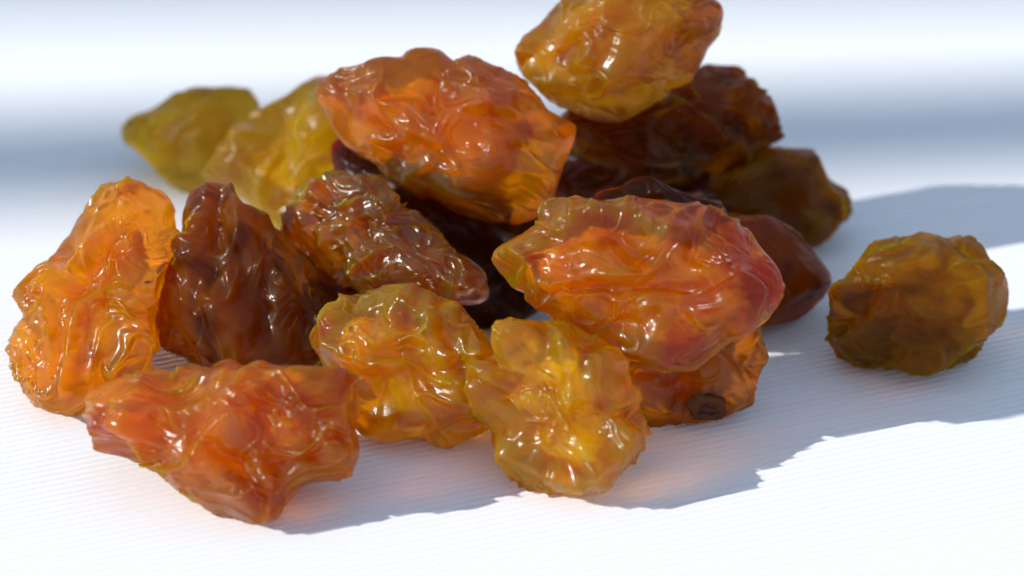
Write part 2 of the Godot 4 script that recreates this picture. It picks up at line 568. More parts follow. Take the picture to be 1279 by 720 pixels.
	list.append({
		"label": "golden raisin in the middle of the front row, its upper half deeply creased and glinting",
		"at": Vector3(-6.86, 4.69, 18.47), "turn": Vector3(-36.40, -10.62, -9.29), "thick": [3.8, 3.9],
		"ring": [6.15, 6.16, 6.17, 6.28, 6.38, 5.99, 5.57, 5.20, 4.94, 4.79, 4.76, 4.81, 4.92, 5.18, 5.63, 5.93, 6.18, 6.42, 6.55, 6.79, 6.82, 6.28, 5.75, 5.53, 5.42, 5.35, 5.40, 5.62, 5.61, 5.43, 5.31, 5.20, 5.19, 5.30, 5.44, 5.65, 6.09, 6.39, 6.46, 6.22],
		"seed": 4, "detail": 187,
		"tones": [Color(0.800, 0.270, 0.001), Color(0.860, 0.360, 0.002), Color(0.580, 0.130, 0.001)],
		"skin": {"lobes": 0.45, "flats": 12, "sink": 0.45, "dents": 9, "hollow": 0.8, "folds": 0.6, "fold_f": 0.19, "creases": 0.28, "crease_f": 0.3, "fine": 0.08, "fine_f": 1.3, "stretch": 0.32, "facets": 0.21, "facet_f": 0.24},
		"flesh": {"rough": 0.31, "scatter": 1, "clear": 0.8, "coat": 0.22, "shine": 0.3, "grain": 0.45, "bend": 0.03},
		"pulp": {"size": 0.76, "tint": Color(0.740, 0.560, 0.120)},
		"strokes": [
			{"height": 0.50, "width": 0.40, "line": PackedVector2Array([Vector2(-5.7, 1.4), Vector2(-4.7, 3.3), Vector2(-3.3, 4.4), Vector2(-1.0, 4.3)])},
			{"height": -0.50, "width": 0.50, "line": PackedVector2Array([Vector2(1.1, 4.6), Vector2(2.3, 3.2), Vector2(3.0, 1.7)])},
			{"height": -0.60, "width": 0.50, "line": PackedVector2Array([Vector2(2.9, 4.6), Vector2(3.4, 2.6), Vector2(3.9, 0.6)])},
			{"height": -0.40, "width": 0.70, "line": PackedVector2Array([Vector2(-4.7, -1.4), Vector2(-2.4, -1.7), Vector2(0.5, -1.4), Vector2(3.6, 0.3)])},
			{"height": 0.50, "width": 0.50, "line": PackedVector2Array([Vector2(-5.9, -0.3), Vector2(-3.2, -0.8), Vector2(0.2, -0.5), Vector2(3.0, 1.1)])},
			{"height": 0.40, "width": 0.35, "line": PackedVector2Array([Vector2(-3.7, 2.7), Vector2(-4.0, 1.1)])},
			{"height": 0.45, "width": 0.40, "line": PackedVector2Array([Vector2(-1.8, 0.6), Vector2(-1.0, 1.6), Vector2(1.2, 1.7), Vector2(1.2, 3.1)])},
			{"height": 0.45, "width": 0.40, "line": PackedVector2Array([Vector2(0.4, 0.6), Vector2(1.7, 1.0)])},
			{"height": 0.40, "width": 0.40, "line": PackedVector2Array([Vector2(4.1, 4.1), Vector2(4.4, 1.8)])},
		],
		"spots": [], "scars": [],
	})
	list.append({
		"label": "big glossy red-orange raisin with long folds, on the right of the heap",
		"at": Vector3(8.58, 11.24, 18.34), "turn": Vector3(-30.29, -6.71, -3.87), "thick": [3.8, 4.4],
		"ring": [9.41, 9.18, 8.46, 7.74, 6.87, 6.25, 5.85, 5.55, 5.31, 5.25, 5.27, 5.30, 5.38, 5.64, 6.15, 6.77, 7.36, 7.71, 7.80, 8.98, 10.07, 9.02, 8.16, 7.68, 6.35, 5.76, 5.58, 5.35, 5.29, 5.32, 5.35, 5.47, 5.66, 6.05, 6.48, 6.93, 7.55, 7.75, 7.79, 8.75],
		"seed": 5, "detail": 292,
		"tones": [Color(0.770, 0.180, 0.001), Color(0.870, 0.320, 0.001), Color(0.580, 0.065, 0.001)],
		"skin": {"lobes": 0.4, "flats": 12, "sink": 0.45, "dents": 9, "hollow": 0.8, "folds": 0.6, "fold_f": 0.19, "creases": 0.21, "crease_f": 0.3, "fine": 0.05, "fine_f": 1.3, "stretch": 0.35, "facets": 0.13, "facet_f": 0.19},
		"flesh": {"rough": 0.31, "scatter": 1, "clear": 0.82, "coat": 0.22, "shine": 0.3, "grain": 0.45, "bend": 0.03},
		"pulp": {"size": 0.76, "tint": Color(0.700, 0.520, 0.120)},
		"strokes": [
			{"height": 0.50, "width": 0.40, "line": PackedVector2Array([Vector2(-5.7, -1.1), Vector2(-3.2, -0.3), Vector2(-0.5, 0.3)])},
			{"height": -0.55, "width": 0.50, "line": PackedVector2Array([Vector2(-5.7, -1.7), Vector2(-2.9, -1.0), Vector2(0.4, -0.7), Vector2(5.0, -0.3), Vector2(5.9, 0.5)])},
			{"height": -1.00, "width": 0.60, "line": PackedVector2Array([Vector2(-8.7, -2.5), Vector2(-7.9, -1.0)])},
			{"height": -0.60, "width": 0.50, "line": PackedVector2Array([Vector2(-4.1, -3.7), Vector2(0.7, -3.4), Vector2(1.4, -2.3)])},
			{"height": 0.55, "width": 0.50, "line": PackedVector2Array([Vector2(-2.3, -4.3), Vector2(0.1, -4.7), Vector2(2.3, -4.9)])},
			{"height": 0.50, "width": 0.50, "line": PackedVector2Array([Vector2(-8.6, 0.8), Vector2(-7.3, -0.2), Vector2(-6.9, -2.0)])},
			{"height": -0.80, "width": 0.70, "line": PackedVector2Array([Vector2(4.8, 4.0), Vector2(7.4, 2.5), Vector2(8.8, 0.5), Vector2(8.4, -1.4)])},
			{"height": 0.60, "width": 0.50, "line": PackedVector2Array([Vector2(4.7, 3.2), Vector2(6.7, 2.1), Vector2(8.1, 0.2), Vector2(7.6, -1.5), Vector2(6.7, -2.6)])},
			{"height": 0.45, "width": 0.60, "line": PackedVector2Array([Vector2(-5.6, 3.2), Vector2(-3.6, 4.1), Vector2(-0.4, 3.8)])},
			{"height": -0.40, "width": 0.60, "line": PackedVector2Array([Vector2(-6.0, 1.8), Vector2(-3.3, 2.1), Vector2(-1.3, 2.9)])},
			{"height": 0.50, "width": 0.60, "line": PackedVector2Array([Vector2(0.2, 3.4), Vector2(2.3, 3.3)])},
			{"height": 0.40, "width": 0.50, "line": PackedVector2Array([Vector2(2.6, 1.3), Vector2(4.5, 1.0)])},
			{"height": 0.35, "width": 0.40, "line": PackedVector2Array([Vector2(-5.8, 0.5), Vector2(-3.7, 1.5), Vector2(-2.1, 1.2)])},
			{"height": -0.40, "width": 0.60, "line": PackedVector2Array([Vector2(-0.1, 2.0), Vector2(2.5, 2.1), Vector2(4.6, 2.1)])},
		],
		"spots": [{"spot": Vector2(8.12, 0.97), "radius": 2.60, "tint": Color(0.500, 0.040, 0.001)}, {"spot": Vector2(3.79, -4.34), "radius": 2.20, "tint": Color(0.700, 0.100, 0.001)}, {"spot": Vector2(6.30, 2.85), "radius": 2.00, "tint": Color(0.550, 0.060, 0.001)}], "scars": [],
	})
	list.append({
		"label": "amber raisin beneath the red-orange one, with a dark stem scar at its lower right",
		"at": Vector3(11.63, 4.17, 16.50), "turn": Vector3(-37.97, 10.89, -16.30), "thick": [3.1, 3.4],
		"ring": [5.58, 5.64, 5.77, 5.91, 5.75, 5.43, 5.27, 4.93, 4.70, 4.64, 4.62, 4.57, 4.52, 4.52, 4.64, 4.88, 5.11, 5.50, 5.75, 5.88, 5.97, 5.92, 5.83, 5.58, 5.44, 5.26, 4.90, 4.72, 4.64, 4.54, 4.48, 4.49, 4.71, 4.86, 4.98, 5.27, 5.44, 5.56, 5.55, 5.56],
		"seed": 6, "detail": 169,
		"tones": [Color(0.660, 0.180, 0.001), Color(0.740, 0.240, 0.002), Color(0.480, 0.100, 0.001)],
		"skin": {"lobes": 0.7, "flats": 12, "sink": 0.45, "dents": 9, "hollow": 0.8, "folds": 0.5, "fold_f": 0.19, "creases": 0.22, "crease_f": 0.3, "fine": 0.04, "fine_f": 1.3, "stretch": 0.32, "facets": 0.17, "facet_f": 0.22},
		"flesh": {"rough": 0.38, "scatter": 1, "clear": 0.86, "coat": 0.15, "shine": 0.3, "grain": 0.45, "bend": 0.03},
		"pulp": {"size": 0.76, "tint": Color(0.500, 0.360, 0.080)},
		"strokes": [
			{"height": -0.70, "width": 0.50, "line": PackedVector2Array([Vector2(0.9, -3.8), Vector2(1.8, -3.1), Vector2(3.2, -3.1)])},
			{"height": 0.40, "width": 0.35, "line": PackedVector2Array([Vector2(0.7, -4.3), Vector2(0.6, -3.4), Vector2(1.8, -2.7), Vector2(3.4, -2.6)])},
			{"height": 0.40, "width": 0.40, "line": PackedVector2Array([Vector2(-4.1, -0.8), Vector2(-3.3, -2.8)])},
		],
		"spots": [{"spot": Vector2(2.04, -3.49), "radius": 1.70, "tint": Color(0.250, 0.050, 0.003)}], "scars": [{"spot": Vector2(1.95, -3.41), "radius": 1.60}],
	})
	list.append({
		"label": "dark red-brown raisin between the bright orange one and the middle of the heap",
		"at": Vector3(-18.37, 5.73, 11.10), "turn": Vector3(-40.97, 7.13, -66.57), "thick": [4.6, 4.6],
		"ring": [6.92, 7.14, 7.32, 7.50, 7.19, 6.79, 6.37, 5.96, 5.28, 4.92, 4.84, 4.80, 4.83, 4.99, 5.24, 5.66, 6.30, 6.90, 7.57, 8.25, 8.23, 7.31, 6.32, 5.80, 5.62, 5.54, 5.51, 5.52, 5.64, 5.92, 6.14, 5.93, 5.91, 6.09, 6.16, 6.35, 6.47, 6.47, 6.59, 6.79],
		"seed": 7, "detail": 205,
		"tones": [Color(0.200, 0.045, 0.001), Color(0.300, 0.080, 0.002), Color(0.060, 0.011, 0.001)],
		"skin": {"lobes": 0.7, "flats": 12, "sink": 0.45, "dents": 9, "hollow": 0.8, "folds": 0.55, "fold_f": 0.19, "creases": 0.22, "crease_f": 0.3, "fine": 0.04, "fine_f": 1.3, "stretch": 0.32, "facets": 0.2, "facet_f": 0.22},
		"flesh": {"rough": 0.36, "scatter": 1, "clear": 0.72, "coat": 0.15, "shine": 0.3, "grain": 0.45, "bend": 0.022},
		"pulp": {"size": 0.76, "tint": Color(0.500, 0.400, 0.100)},
		"strokes": [
			{"height": 0.50, "width": 0.45, "line": PackedVector2Array([Vector2(-7.2, 2.7), Vector2(-4.0, 1.3), Vector2(-3.2, 0.5)])},
			{"height": -0.60, "width": 0.60, "line": PackedVector2Array([Vector2(-7.4, 1.4), Vector2(-3.9, -0.7), Vector2(-1.8, -2.7)])},
			{"height": 0.45, "width": 0.50, "line": PackedVector2Array([Vector2(-1.7, -0.8), Vector2(-0.1, -1.1)])},
			{"height": 0.40, "width": 0.50, "line": PackedVector2Array([Vector2(-4.8, -2.3), Vector2(-3.4, -1.1)])},
			{"height": -0.60, "width": 0.70, "line": PackedVector2Array([Vector2(-2.9, 2.8), Vector2(0.4, 1.4), Vector2(3.6, -0.6)])},
		],
		"spots": [], "scars": [],
	})
	list.append({
		"label": "crinkled brown raisin narrowing to the right, wedged under the big amber one",
		"at": Vector3(-10.33, 7.92, 7.55), "turn": Vector3(-36.60, -21.80, -12.16), "thick": [3.2, 2.6],
		"ring": [9.75, 8.94, 6.74, 5.55, 4.81, 4.23, 3.91, 3.70, 3.57, 3.54, 3.56, 3.66, 3.87, 4.25, 4.68, 5.16, 5.55, 5.82, 5.77, 5.80, 5.78, 5.74, 5.41, 4.89, 4.38, 3.90, 3.50, 3.26, 3.13, 3.06, 3.05, 3.09, 3.21, 3.39, 3.61, 3.93, 4.49, 5.29, 6.34, 7.91],
		"seed": 8, "detail": 198,
		"tones": [Color(0.460, 0.120, 0.001), Color(0.600, 0.190, 0.002), Color(0.250, 0.050, 0.001)],
		"skin": {"lobes": 0.35, "flats": 5, "sink": 0.45, "dents": 5, "hollow": 0.35, "folds": 0.45, "fold_f": 0.19, "creases": 0.48, "crease_f": 0.3, "fine": 0.14, "fine_f": 1.6, "stretch": 0.32, "facets": 0.23, "facet_f": 0.5},
		"flesh": {"rough": 0.33, "scatter": 1, "clear": 0.78, "coat": 0.6, "shine": 0.3, "grain": 0.45, "bend": 0.03},
		"pulp": {"size": 0.00, "tint": Color(0.500, 0.400, 0.100)},
		"strokes": [
			{"height": 0.50, "width": 0.50, "line": PackedVector2Array([Vector2(-4.2, 2.2), Vector2(-2.4, 0.6), Vector2(-1.8, -1.5)])},
			{"height": -0.50, "width": 0.50, "line": PackedVector2Array([Vector2(-0.7, 2.7), Vector2(1.2, 0.9), Vector2(4.1, 0.0)])},
			{"height": 0.40, "width": 0.50, "line": PackedVector2Array([Vector2(2.7, 0.3), Vector2(6.1, -0.3), Vector2(9.2, 0.2)])},
		],
		"spots": [], "scars": [],
	})
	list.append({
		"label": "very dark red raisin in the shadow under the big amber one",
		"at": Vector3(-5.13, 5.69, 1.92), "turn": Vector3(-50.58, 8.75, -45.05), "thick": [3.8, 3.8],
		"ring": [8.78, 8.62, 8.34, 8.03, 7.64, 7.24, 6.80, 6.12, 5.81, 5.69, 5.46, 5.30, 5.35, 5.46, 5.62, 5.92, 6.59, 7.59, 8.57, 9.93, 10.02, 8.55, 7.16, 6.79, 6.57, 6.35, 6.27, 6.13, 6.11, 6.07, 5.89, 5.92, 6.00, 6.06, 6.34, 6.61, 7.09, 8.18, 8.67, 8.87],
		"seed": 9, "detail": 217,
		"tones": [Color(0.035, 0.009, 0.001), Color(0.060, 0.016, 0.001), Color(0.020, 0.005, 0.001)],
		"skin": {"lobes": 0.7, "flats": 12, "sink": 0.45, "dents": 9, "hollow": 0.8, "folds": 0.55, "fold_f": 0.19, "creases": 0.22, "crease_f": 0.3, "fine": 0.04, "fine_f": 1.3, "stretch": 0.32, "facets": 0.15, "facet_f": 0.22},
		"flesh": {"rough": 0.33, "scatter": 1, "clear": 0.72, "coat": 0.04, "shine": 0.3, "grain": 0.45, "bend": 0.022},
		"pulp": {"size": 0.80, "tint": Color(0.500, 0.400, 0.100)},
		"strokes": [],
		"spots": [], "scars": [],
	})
	list.append({
		"label": "olive-amber raisin with a knobbly ridge, leaning against the big amber one at the top",
		"at": Vector3(-16.13, 5.29, -11.91), "turn": Vector3(-40.91, -21.80, 54.85), "thick": [3.8, 3.8],
		"ring": [6.59, 6.40, 6.05, 5.85, 5.64, 5.32, 5.14, 4.95, 4.75, 4.55, 4.46, 4.36, 4.30, 4.63, 4.82, 4.83, 5.77, 6.73, 6.57, 5.98, 5.72, 5.66, 5.68, 5.96, 6.33, 6.16, 5.54, 4.88, 4.64, 4.36, 4.06, 3.97, 4.05, 4.35, 4.59, 4.85, 5.63, 6.16, 6.45, 6.63],
		"seed": 10, "detail": 162,
		"tones": [Color(0.840, 0.390, 0.001), Color(0.880, 0.450, 0.002), Color(0.660, 0.260, 0.001)],
		"skin": {"lobes": 0.5, "flats": 12, "sink": 0.45, "dents": 9, "hollow": 0.8, "folds": 0.35, "fold_f": 0.19, "creases": 0.13, "crease_f": 0.3, "fine": 0.04, "fine_f": 1.3, "stretch": 0.32, "facets": 0.13, "facet_f": 0.22},
		"flesh": {"rough": 0.33, "scatter": 1, "clear": 0.86, "coat": 0.15, "shine": 0.3, "grain": 0.45, "bend": 0.03},
		"pulp": {"size": 0.66, "tint": Color(0.850, 0.750, 0.120)},
		"strokes": [
			{"height": 0.60, "width": 0.60, "line": PackedVector2Array([Vector2(-6.0, 3.0), Vector2(-2.7, 2.8), Vector2(-0.6, 1.7)])},
			{"height": 0.50, "width": 0.50, "line": PackedVector2Array([Vector2(-3.7, -1.3), Vector2(-1.5, -0.3)])},
			{"height": 0.40, "width": 0.50, "line": PackedVector2Array([Vector2(2.7, 1.3), Vector2(0.6, -0.1)])},
			{"height": -0.50, "width": 0.70, "line": PackedVector2Array([Vector2(1.0, 2.3), Vector2(-0.7, -1.0), Vector2(-2.9, -2.9)])},
		],
		"spots": [], "scars": [],
	})
	list.append({
		"label": "blurred smooth olive-yellow raisin at the back left of the heap",
		"at": Vector3(-24.72, 3.74, -16.99), "turn": Vector3(-36.66, -7.13, 6.94), "thick": [3.7, 3.7],
		"ring": [4.80, 4.96, 5.24, 5.39, 5.16, 4.78, 4.33, 3.93, 3.76, 3.63, 3.46, 3.40, 3.43, 3.47, 3.58, 3.81, 4.14, 4.61, 5.21, 5.64, 5.58, 5.23, 4.89, 4.57, 4.35, 4.15, 4.04, 3.97, 3.92, 3.94, 4.01, 4.10, 4.20, 4.25, 4.33, 4.36, 4.49, 4.54, 4.54, 4.67],
		"seed": 11, "detail": 136,
		"tones": [Color(0.660, 0.360, 0.001), Color(0.720, 0.420, 0.002), Color(0.560, 0.270, 0.001)],
		"skin": {"lobes": 0.5, "flats": 5, "sink": 0.45, "dents": 4, "hollow": 0.4, "folds": 0.3, "fold_f": 0.19, "creases": 0.15, "crease_f": 0.3, "fine": 0.02, "fine_f": 1.3, "stretch": 0.32, "facets": 0.1, "facet_f": 0.27},
		"flesh": {"rough": 0.4, "scatter": 1, "clear": 0.8, "coat": 0, "shine": 0.3, "grain": 0.45, "bend": 0.03},
		"pulp": {"size": 0.75, "tint": Color(0.620, 0.600, 0.100)},
		"strokes": [],
		"spots": [], "scars": [],
	})
	list.append({
		"label": "big translucent amber raisin on top of the middle of the heap, seen full length",
		"at": Vector3(-4.15, 13.39, 0.93), "turn": Vector3(-37.30, -10.62, -12.37), "thick": [4.8, 4.2],
		"ring": [8.24, 8.52, 8.70, 8.02, 6.98, 6.42, 5.92, 5.44, 5.25, 5.14, 5.03, 5.06, 5.20, 5.44, 5.81, 6.27, 6.76, 7.37, 7.95, 9.14, 9.83, 8.91, 8.09, 7.41, 6.37, 5.71, 5.36, 5.12, 5.04, 5.04, 5.09, 5.27, 5.54, 5.91, 6.46, 7.15, 7.57, 8.03, 8.36, 8.35],
		"seed": 12, "detail": 251,
		"tones": [Color(0.760, 0.165, 0.001), Color(0.840, 0.250, 0.001), Color(0.550, 0.080, 0.001)],
		"skin": {"lobes": 0.45, "flats": 12, "sink": 0.45, "dents": 7, "hollow": 0.6, "folds": 0.45, "fold_f": 0.19, "creases": 0.13, "crease_f": 0.3, "fine": 0.04, "fine_f": 1.3, "stretch": 0.32, "facets": 0.16, "facet_f": 0.19},
		"flesh": {"rough": 0.33, "scatter": 1, "clear": 0.88, "coat": 0.22, "shine": 0.3, "grain": 0.45, "bend": 0.03},
		"pulp": {"size": 0.68, "tint": Color(0.680, 0.540, 0.120)},
		"strokes": [
			{"height": 0.45, "width": 0.35, "line": PackedVector2Array([Vector2(-9.9, 0.3), Vector2(-8.4, -1.9), Vector2(-6.9, -3.3), Vector2(-5.0, -4.2), Vector2(-0.4, -5.1)])},
			{"height": -0.50, "width": 0.60, "line": PackedVector2Array([Vector2(-8.1, 0.2), Vector2(-6.7, -1.8), Vector2(-5.4, -3.2), Vector2(-2.8, -3.8)])},
			{"height": -0.80, "width": 0.50, "line": PackedVector2Array([Vector2(-4.5, 0.6), Vector2(-2.5, 1.1), Vector2(-1.1, 0.6), Vector2(-1.7, 1.8), Vector2(-1.8, 2.8), Vector2(-1.4, 4.5)])},
			{"height": -0.45, "width": 0.70, "line": PackedVector2Array([Vector2(2.2, 0.7), Vector2(5.2, 1.7), Vector2(6.4, 1.6)])},
			{"height": 0.50, "width": 0.50, "line": PackedVector2Array([Vector2(1.1, 1.5), Vector2(3.2, 2.1), Vector2(5.4, 2.4)])},
			{"height": 0.40, "width": 0.40, "line": PackedVector2Array([Vector2(-4.3, -1.7), Vector2(-1.6, -1.5), Vector2(0.4, -1.7)])},
			{"height": 0.40, "width": 0.35, "line": PackedVector2Array([Vector2(0.8, -2.3), Vector2(1.8, -2.7), Vector2(2.7, -3.8)])},
			{"height": 0.35, "width": 0.40, "line": PackedVector2Array([Vector2(-1.6, -4.2), Vector2(-0.1, -3.1)])},
			{"height": -0.35, "width": 0.90, "line": PackedVector2Array([Vector2(3.0, -0.6), Vector2(5.4, -0.9), Vector2(7.6, 0.7)])},
			{"height": 0.40, "width": 0.50, "line": PackedVector2Array([Vector2(5.0, -3.6), Vector2(5.8, -2.4), Vector2(6.2, -3.6)])},
			{"height": 0.35, "width": 0.35, "line": PackedVector2Array([Vector2(-5.0, -0.4), Vector2(-3.7, -0.2)])},
		],
		"spots": [], "scars": [],
	})
	list.append({
		"label": "olive-amber raisin at the very top of the heap, cut by the picture edge",
		"at": Vector3(7.63, 17.98, -3.45), "turn": Vector3(-23.83, -6.34, 16.43), "thick": [4.8, 4.6],
		"ring": [7.54, 7.50, 6.91, 6.16, 5.75, 5.37, 5.04, 4.87, 4.83, 4.87, 4.81, 4.74, 4.75, 4.87, 5.13, 5.36, 5.63, 5.97, 6.50, 7.28, 7.31, 6.72, 6.35, 6.16, 5.93, 5.64, 5.51, 5.41, 5.31, 5.05, 4.93, 4.88, 4.84, 4.92, 5.01, 5.07, 5.26, 5.57, 6.03, 6.81],
		"seed": 13, "detail": 204,
		"tones": [Color(0.560, 0.220, 0.001), Color(0.640, 0.270, 0.001), Color(0.380, 0.100, 0.001)],
		"skin": {"lobes": 0.5, "flats": 12, "sink": 0.45, "dents": 9, "hollow": 0.8, "folds": 0.5, "fold_f": 0.19, "creases": 0.16, "crease_f": 0.3, "fine": 0.04, "fine_f": 1.3, "stretch": 0.32, "facets": 0.19, "facet_f": 0.26},
		"flesh": {"rough": 0.36, "scatter": 1, "clear": 0.8, "coat": 0.15, "shine": 0.3, "grain": 0.45, "bend": 0.03},
		"pulp": {"size": 0.74, "tint": Color(0.550, 0.500, 0.080)},
		"strokes": [
			{"height": -0.70, "width": 0.60, "line": PackedVector2Array([Vector2(5.5, 0.6), Vector2(5.0, -1.2), Vector2(6.9, -1.2)])},
			{"height": 0.40, "width": 0.60, "line": PackedVector2Array([Vector2(-2.2, 2.3), Vector2(-2.2, -0.1), Vector2(-4.8, -0.9)])},
			{"height": 0.35, "width": 0.50, "line": PackedVector2Array([Vector2(3.0, -0.2), Vector2(0.8, -1.9), Vector2(-0.4, -4.0)])},
			{"height": -0.40, "width": 0.60, "line": PackedVector2Array([Vector2(0.6, 2.1), Vector2(-0.4, 0.1), Vector2(-2.1, -1.8)])},
		],
		"spots": [{"spot": Vector2(7.02, 0.24), "radius": 2.40, "tint": Color(0.300, 0.050, 0.002)}, {"spot": Vector2(5.12, -2.22), "radius": 1.60, "tint": Color(0.300, 0.060, 0.002)}], "scars": [],
	})
	list.append({
		"label": "small smooth dark brown raisin peeping out behind the red-orange one on the right",
		"at": Vector3(17.30, 3.99, 4.56), "turn": Vector3(-30.34, 20.56, -24.84), "thick": [4.3, 4.3],
		"ring": [5.39, 5.49, 5.10, 4.70, 4.36, 4.13, 3.96, 3.82, 3.69, 3.66, 3.77, 3.85, 3.89, 4.05, 4.30, 4.50, 4.77, 5.04, 5.10, 5.05, 4.80, 4.83, 4.87, 4.60, 4.49, 4.52, 4.33, 4.16, 4.11, 4.05, 3.94, 3.90, 3.96, 4.06, 4.09, 4.20, 4.39, 4.56, 4.81, 5.19],
		"seed": 14, "detail": 144,
		"tones": [Color(0.170, 0.036, 0.001), Color(0.270, 0.070, 0.002), Color(0.060, 0.010, 0.001)],
		"skin": {"lobes": 0.4, "flats": 3, "sink": 0.45, "dents": 3, "hollow": 0.3, "folds": 0.2, "fold_f": 0.19, "creases": 0.08, "crease_f": 0.3, "fine": 0.02, "fine_f": 1.3, "stretch": 0.32, "facets": 0.06, "facet_f": 0.2},
		"flesh": {"rough": 0.34, "scatter": 1, "clear": 0.72, "coat": 0.04, "shine": 0.3, "grain": 0.45, "bend": 0.022},
		"pulp": {"size": 0.80, "tint": Color(0.500, 0.400, 0.100)},
		"strokes": [],
		"spots": [], "scars": [],
	})
	list.append({
		"label": "dark olive raisin low at the back right, largely in shade",
		"at": Vector3(19.38, 3.81, -6.74), "turn": Vector3(-30.82, 17.35, -9.64), "thick": [4.0, 4.0],
		"ring": [6.13, 6.04, 5.60, 5.27, 5.07, 4.87, 4.46, 4.21, 4.05, 3.84, 3.72, 3.70, 3.69, 3.72, 3.82, 4.04, 4.39, 4.79, 5.33, 6.13, 6.82, 6.72, 5.98, 5.17, 4.51, 4.08, 3.78, 3.55, 3.42, 3.36, 3.36, 3.46, 3.64, 3.84, 4.23, 4.82, 5.27, 5.67, 5.81, 5.98],
		"seed": 15, "detail": 170,
		"tones": [Color(0.140, 0.060, 0.002), Color(0.220, 0.090, 0.003), Color(0.060, 0.020, 0.001)],
		"skin": {"lobes": 0.7, "flats": 12, "sink": 0.45, "dents": 9, "hollow": 0.8, "folds": 0.55, "fold_f": 0.19, "creases": 0.22, "crease_f": 0.3, "fine": 0.1, "fine_f": 1.4, "stretch": 0.32, "facets": 0.23, "facet_f": 0.3},
		"flesh": {"rough": 0.42, "scatter": 1, "clear": 0.72, "coat": 0.04, "shine": 0.3, "grain": 0.45, "bend": 0.022},
		"pulp": {"size": 0.76, "tint": Color(0.500, 0.400, 0.100)},
		"strokes": [],
		"spots": [], "scars": [],
	})
	list.append({
		"label": "dark brown raisin under the top olive one, a wet glint on its crinkled right half",
		"at": Vector3(11.92, 10.33, -5.97), "turn": Vector3(-36.60, 21.80, -5.07), "thick": [3.7, 3.7],
		"ring": [8.69, 7.46, 6.79, 6.56, 6.02, 5.36, 4.92, 4.43, 4.05, 3.85, 3.69, 3.51, 3.49, 3.61, 3.47, 3.67, 4.97, 6.42, 7.44, 8.69, 8.70, 7.64, 6.62, 5.77, 5.16, 4.73, 4.36, 4.11, 3.98, 3.95, 4.01, 4.07, 4.20, 4.37, 4.64, 5.22, 5.78, 6.30, 7.12, 8.48],
		"seed": 16, "detail": 228,
		"tones": [Color(0.120, 0.030, 0.001), Color(0.200, 0.055, 0.002), Color(0.050, 0.012, 0.001)],
		"skin": {"lobes": 0.7, "flats": 12, "sink": 0.45, "dents": 9, "hollow": 0.8, "folds": 0.6, "fold_f": 0.19, "creases": 0.35, "crease_f": 0.3, "fine": 0.04, "fine_f": 1.3, "stretch": 0.32, "facets": 0.25, "facet_f": 0.3},
		"flesh": {"rough": 0.34, "scatter": 1, "clear": 0.75, "coat": 0.04, "shine": 0.3, "grain": 0.45, "bend": 0.022},
		"pulp": {"size": 0.76, "tint": Color(0.500, 0.400, 0.100)},
		"strokes": [
			{"height": 0.70, "width": 0.60, "line": PackedVector2Array([Vector2(-0.8, 0.7), Vector2(1.2, -0.4), Vector2(2.5, -1.9)])},
			{"height": -0.60, "width": 0.60, "line": PackedVector2Array([Vector2(-2.2, -0.7), Vector2(-0.4, -2.2), Vector2(2.3, -2.9)])},
			{"height": -0.50, "width": 0.50, "line": PackedVector2Array([Vector2(5.0, 1.9), Vector2(3.9, -0.3), Vector2(5.7, -1.7)])},
			{"height": 0.40, "width": 0.40, "line": PackedVector2Array([Vector2(5.6, -0.6), Vector2(6.7, -1.2)])},
		],
		"spots": [], "scars": [],
	})
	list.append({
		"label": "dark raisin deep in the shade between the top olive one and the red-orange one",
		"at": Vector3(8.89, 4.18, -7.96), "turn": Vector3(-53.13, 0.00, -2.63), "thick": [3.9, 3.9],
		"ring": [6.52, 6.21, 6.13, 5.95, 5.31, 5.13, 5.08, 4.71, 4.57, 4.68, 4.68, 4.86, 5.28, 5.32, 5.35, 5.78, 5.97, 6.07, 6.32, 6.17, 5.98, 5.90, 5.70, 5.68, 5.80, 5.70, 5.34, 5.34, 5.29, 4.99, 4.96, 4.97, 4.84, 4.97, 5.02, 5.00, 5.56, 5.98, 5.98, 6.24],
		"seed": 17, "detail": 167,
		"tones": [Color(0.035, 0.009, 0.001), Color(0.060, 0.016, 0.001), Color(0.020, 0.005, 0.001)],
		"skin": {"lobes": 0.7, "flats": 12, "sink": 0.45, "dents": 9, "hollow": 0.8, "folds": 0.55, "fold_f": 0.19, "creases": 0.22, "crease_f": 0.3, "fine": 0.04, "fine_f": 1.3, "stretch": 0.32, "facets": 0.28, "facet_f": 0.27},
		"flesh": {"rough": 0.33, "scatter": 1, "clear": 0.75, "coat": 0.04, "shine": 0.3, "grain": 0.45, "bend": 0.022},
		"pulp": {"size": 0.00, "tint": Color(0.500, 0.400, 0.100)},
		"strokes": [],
		"spots": [], "scars": [],
	})
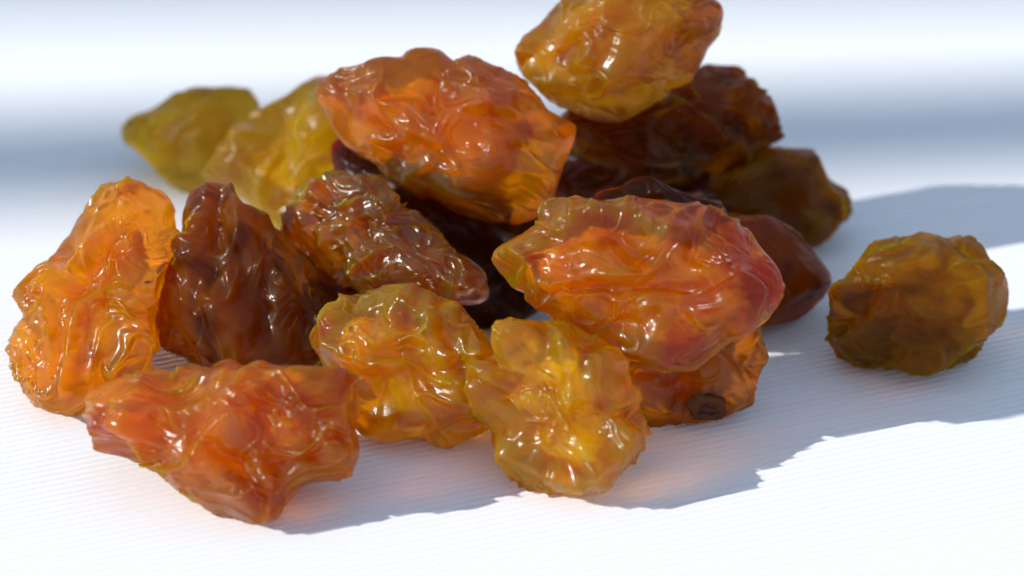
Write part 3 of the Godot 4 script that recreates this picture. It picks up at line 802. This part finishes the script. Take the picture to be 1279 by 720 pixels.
	list.append({
		"label": "lone brown-olive raisin apart from the heap on the right, in its shadow",
		"at": Vector3(28.40, 4.57, 10.21), "turn": Vector3(-30.29, 6.71, 3.43), "thick": [5.0, 5.0],
		"ring": [6.29, 6.31, 6.03, 5.78, 5.53, 5.28, 5.14, 4.99, 4.92, 4.95, 4.88, 4.78, 4.84, 4.90, 4.81, 4.80, 5.07, 5.56, 5.91, 6.19, 6.05, 6.06, 6.37, 6.22, 5.76, 5.26, 4.99, 4.81, 4.64, 4.57, 4.58, 4.67, 4.81, 4.94, 5.14, 5.24, 5.28, 5.41, 5.62, 6.04],
		"seed": 47, "detail": 179,
		"tones": [Color(0.260, 0.100, 0.002), Color(0.360, 0.150, 0.003), Color(0.120, 0.035, 0.001)],
		"skin": {"lobes": 0.45, "flats": 12, "sink": 0.45, "dents": 9, "hollow": 0.8, "folds": 0.45, "fold_f": 0.19, "creases": 0.2, "crease_f": 0.3, "fine": 0.08, "fine_f": 1.3, "stretch": 0.32, "facets": 0.25, "facet_f": 0.28},
		"flesh": {"rough": 0.4, "scatter": 1, "clear": 0.75, "coat": 0, "shine": 0.3, "grain": 0.45, "bend": 0.022},
		"pulp": {"size": 0.66, "tint": Color(0.380, 0.300, 0.070)},
		"strokes": [
			{"height": 0.60, "width": 0.70, "line": PackedVector2Array([Vector2(-0.7, 3.9), Vector2(0.4, 3.4)])},
			{"height": 0.60, "width": 0.70, "line": PackedVector2Array([Vector2(2.6, 2.5), Vector2(3.9, 1.5)])},
			{"height": 0.40, "width": 0.50, "line": PackedVector2Array([Vector2(-3.8, 3.0), Vector2(-3.4, 2.6)])},
			{"height": -0.70, "width": 0.60, "line": PackedVector2Array([Vector2(-6.2, -0.3), Vector2(-5.1, -0.2), Vector2(-4.2, 1.6)])},
			{"height": -0.40, "width": 0.50, "line": PackedVector2Array([Vector2(-4.3, -2.8), Vector2(-1.6, -3.7), Vector2(1.7, -3.2)])},
			{"height": -0.35, "width": 0.50, "line": PackedVector2Array([Vector2(-3.8, -1.7), Vector2(-1.2, -2.6), Vector2(2.2, -1.9)])},
		],
		"spots": [{"spot": Vector2(-5.00, -2.71), "radius": 2.00, "tint": Color(0.160, 0.060, 0.003)}], "scars": [],
	})
	list.append({
		"label": "dark brown raisin in the deep shade between the dark red-brown one and the golden one",
		"at": Vector3(-12.68, 2.86, 7.64), "turn": Vector3(-52.75, 9.46, -88.27), "thick": [2.6, 2.6],
		"ring": [3.46, 3.48, 3.38, 3.18, 3.08, 3.11, 3.04, 2.79, 2.67, 2.64, 2.60, 2.64, 2.75, 2.76, 2.72, 2.79, 2.91, 3.13, 3.42, 3.49, 3.50, 3.78, 3.94, 3.44, 3.07, 2.85, 2.67, 2.56, 2.52, 2.54, 2.56, 2.53, 2.53, 2.59, 2.72, 2.92, 3.18, 3.53, 3.79, 3.58],
		"seed": 19, "detail": 102,
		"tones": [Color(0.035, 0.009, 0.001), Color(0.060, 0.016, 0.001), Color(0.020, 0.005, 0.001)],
		"skin": {"lobes": 0.7, "flats": 12, "sink": 0.45, "dents": 9, "hollow": 0.8, "folds": 0.55, "fold_f": 0.19, "creases": 0.22, "crease_f": 0.3, "fine": 0.04, "fine_f": 1.3, "stretch": 0.32, "facets": 0.28, "facet_f": 0.27},
		"flesh": {"rough": 0.33, "scatter": 1, "clear": 0.75, "coat": 0.04, "shine": 0.3, "grain": 0.45, "bend": 0.022},
		"pulp": {"size": 0.00, "tint": Color(0.500, 0.400, 0.100)},
		"strokes": [],
		"spots": [], "scars": [],
	})
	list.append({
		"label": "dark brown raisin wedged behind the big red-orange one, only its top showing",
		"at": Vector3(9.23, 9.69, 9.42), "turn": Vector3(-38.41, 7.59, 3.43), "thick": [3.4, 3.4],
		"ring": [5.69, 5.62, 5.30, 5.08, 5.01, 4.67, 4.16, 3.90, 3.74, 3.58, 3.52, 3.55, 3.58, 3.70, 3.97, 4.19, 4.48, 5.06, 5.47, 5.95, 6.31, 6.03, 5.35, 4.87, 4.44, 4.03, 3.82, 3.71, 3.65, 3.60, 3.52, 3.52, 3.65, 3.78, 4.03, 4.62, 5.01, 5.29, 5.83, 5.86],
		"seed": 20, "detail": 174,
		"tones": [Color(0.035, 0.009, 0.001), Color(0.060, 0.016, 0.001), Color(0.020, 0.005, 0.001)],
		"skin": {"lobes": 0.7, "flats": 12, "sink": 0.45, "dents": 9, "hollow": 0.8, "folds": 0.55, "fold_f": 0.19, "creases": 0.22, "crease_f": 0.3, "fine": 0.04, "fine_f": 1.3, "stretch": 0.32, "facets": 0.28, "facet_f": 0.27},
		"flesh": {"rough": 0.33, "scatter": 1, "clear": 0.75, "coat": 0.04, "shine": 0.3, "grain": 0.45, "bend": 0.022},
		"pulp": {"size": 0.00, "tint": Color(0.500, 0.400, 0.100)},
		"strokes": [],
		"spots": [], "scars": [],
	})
	return list
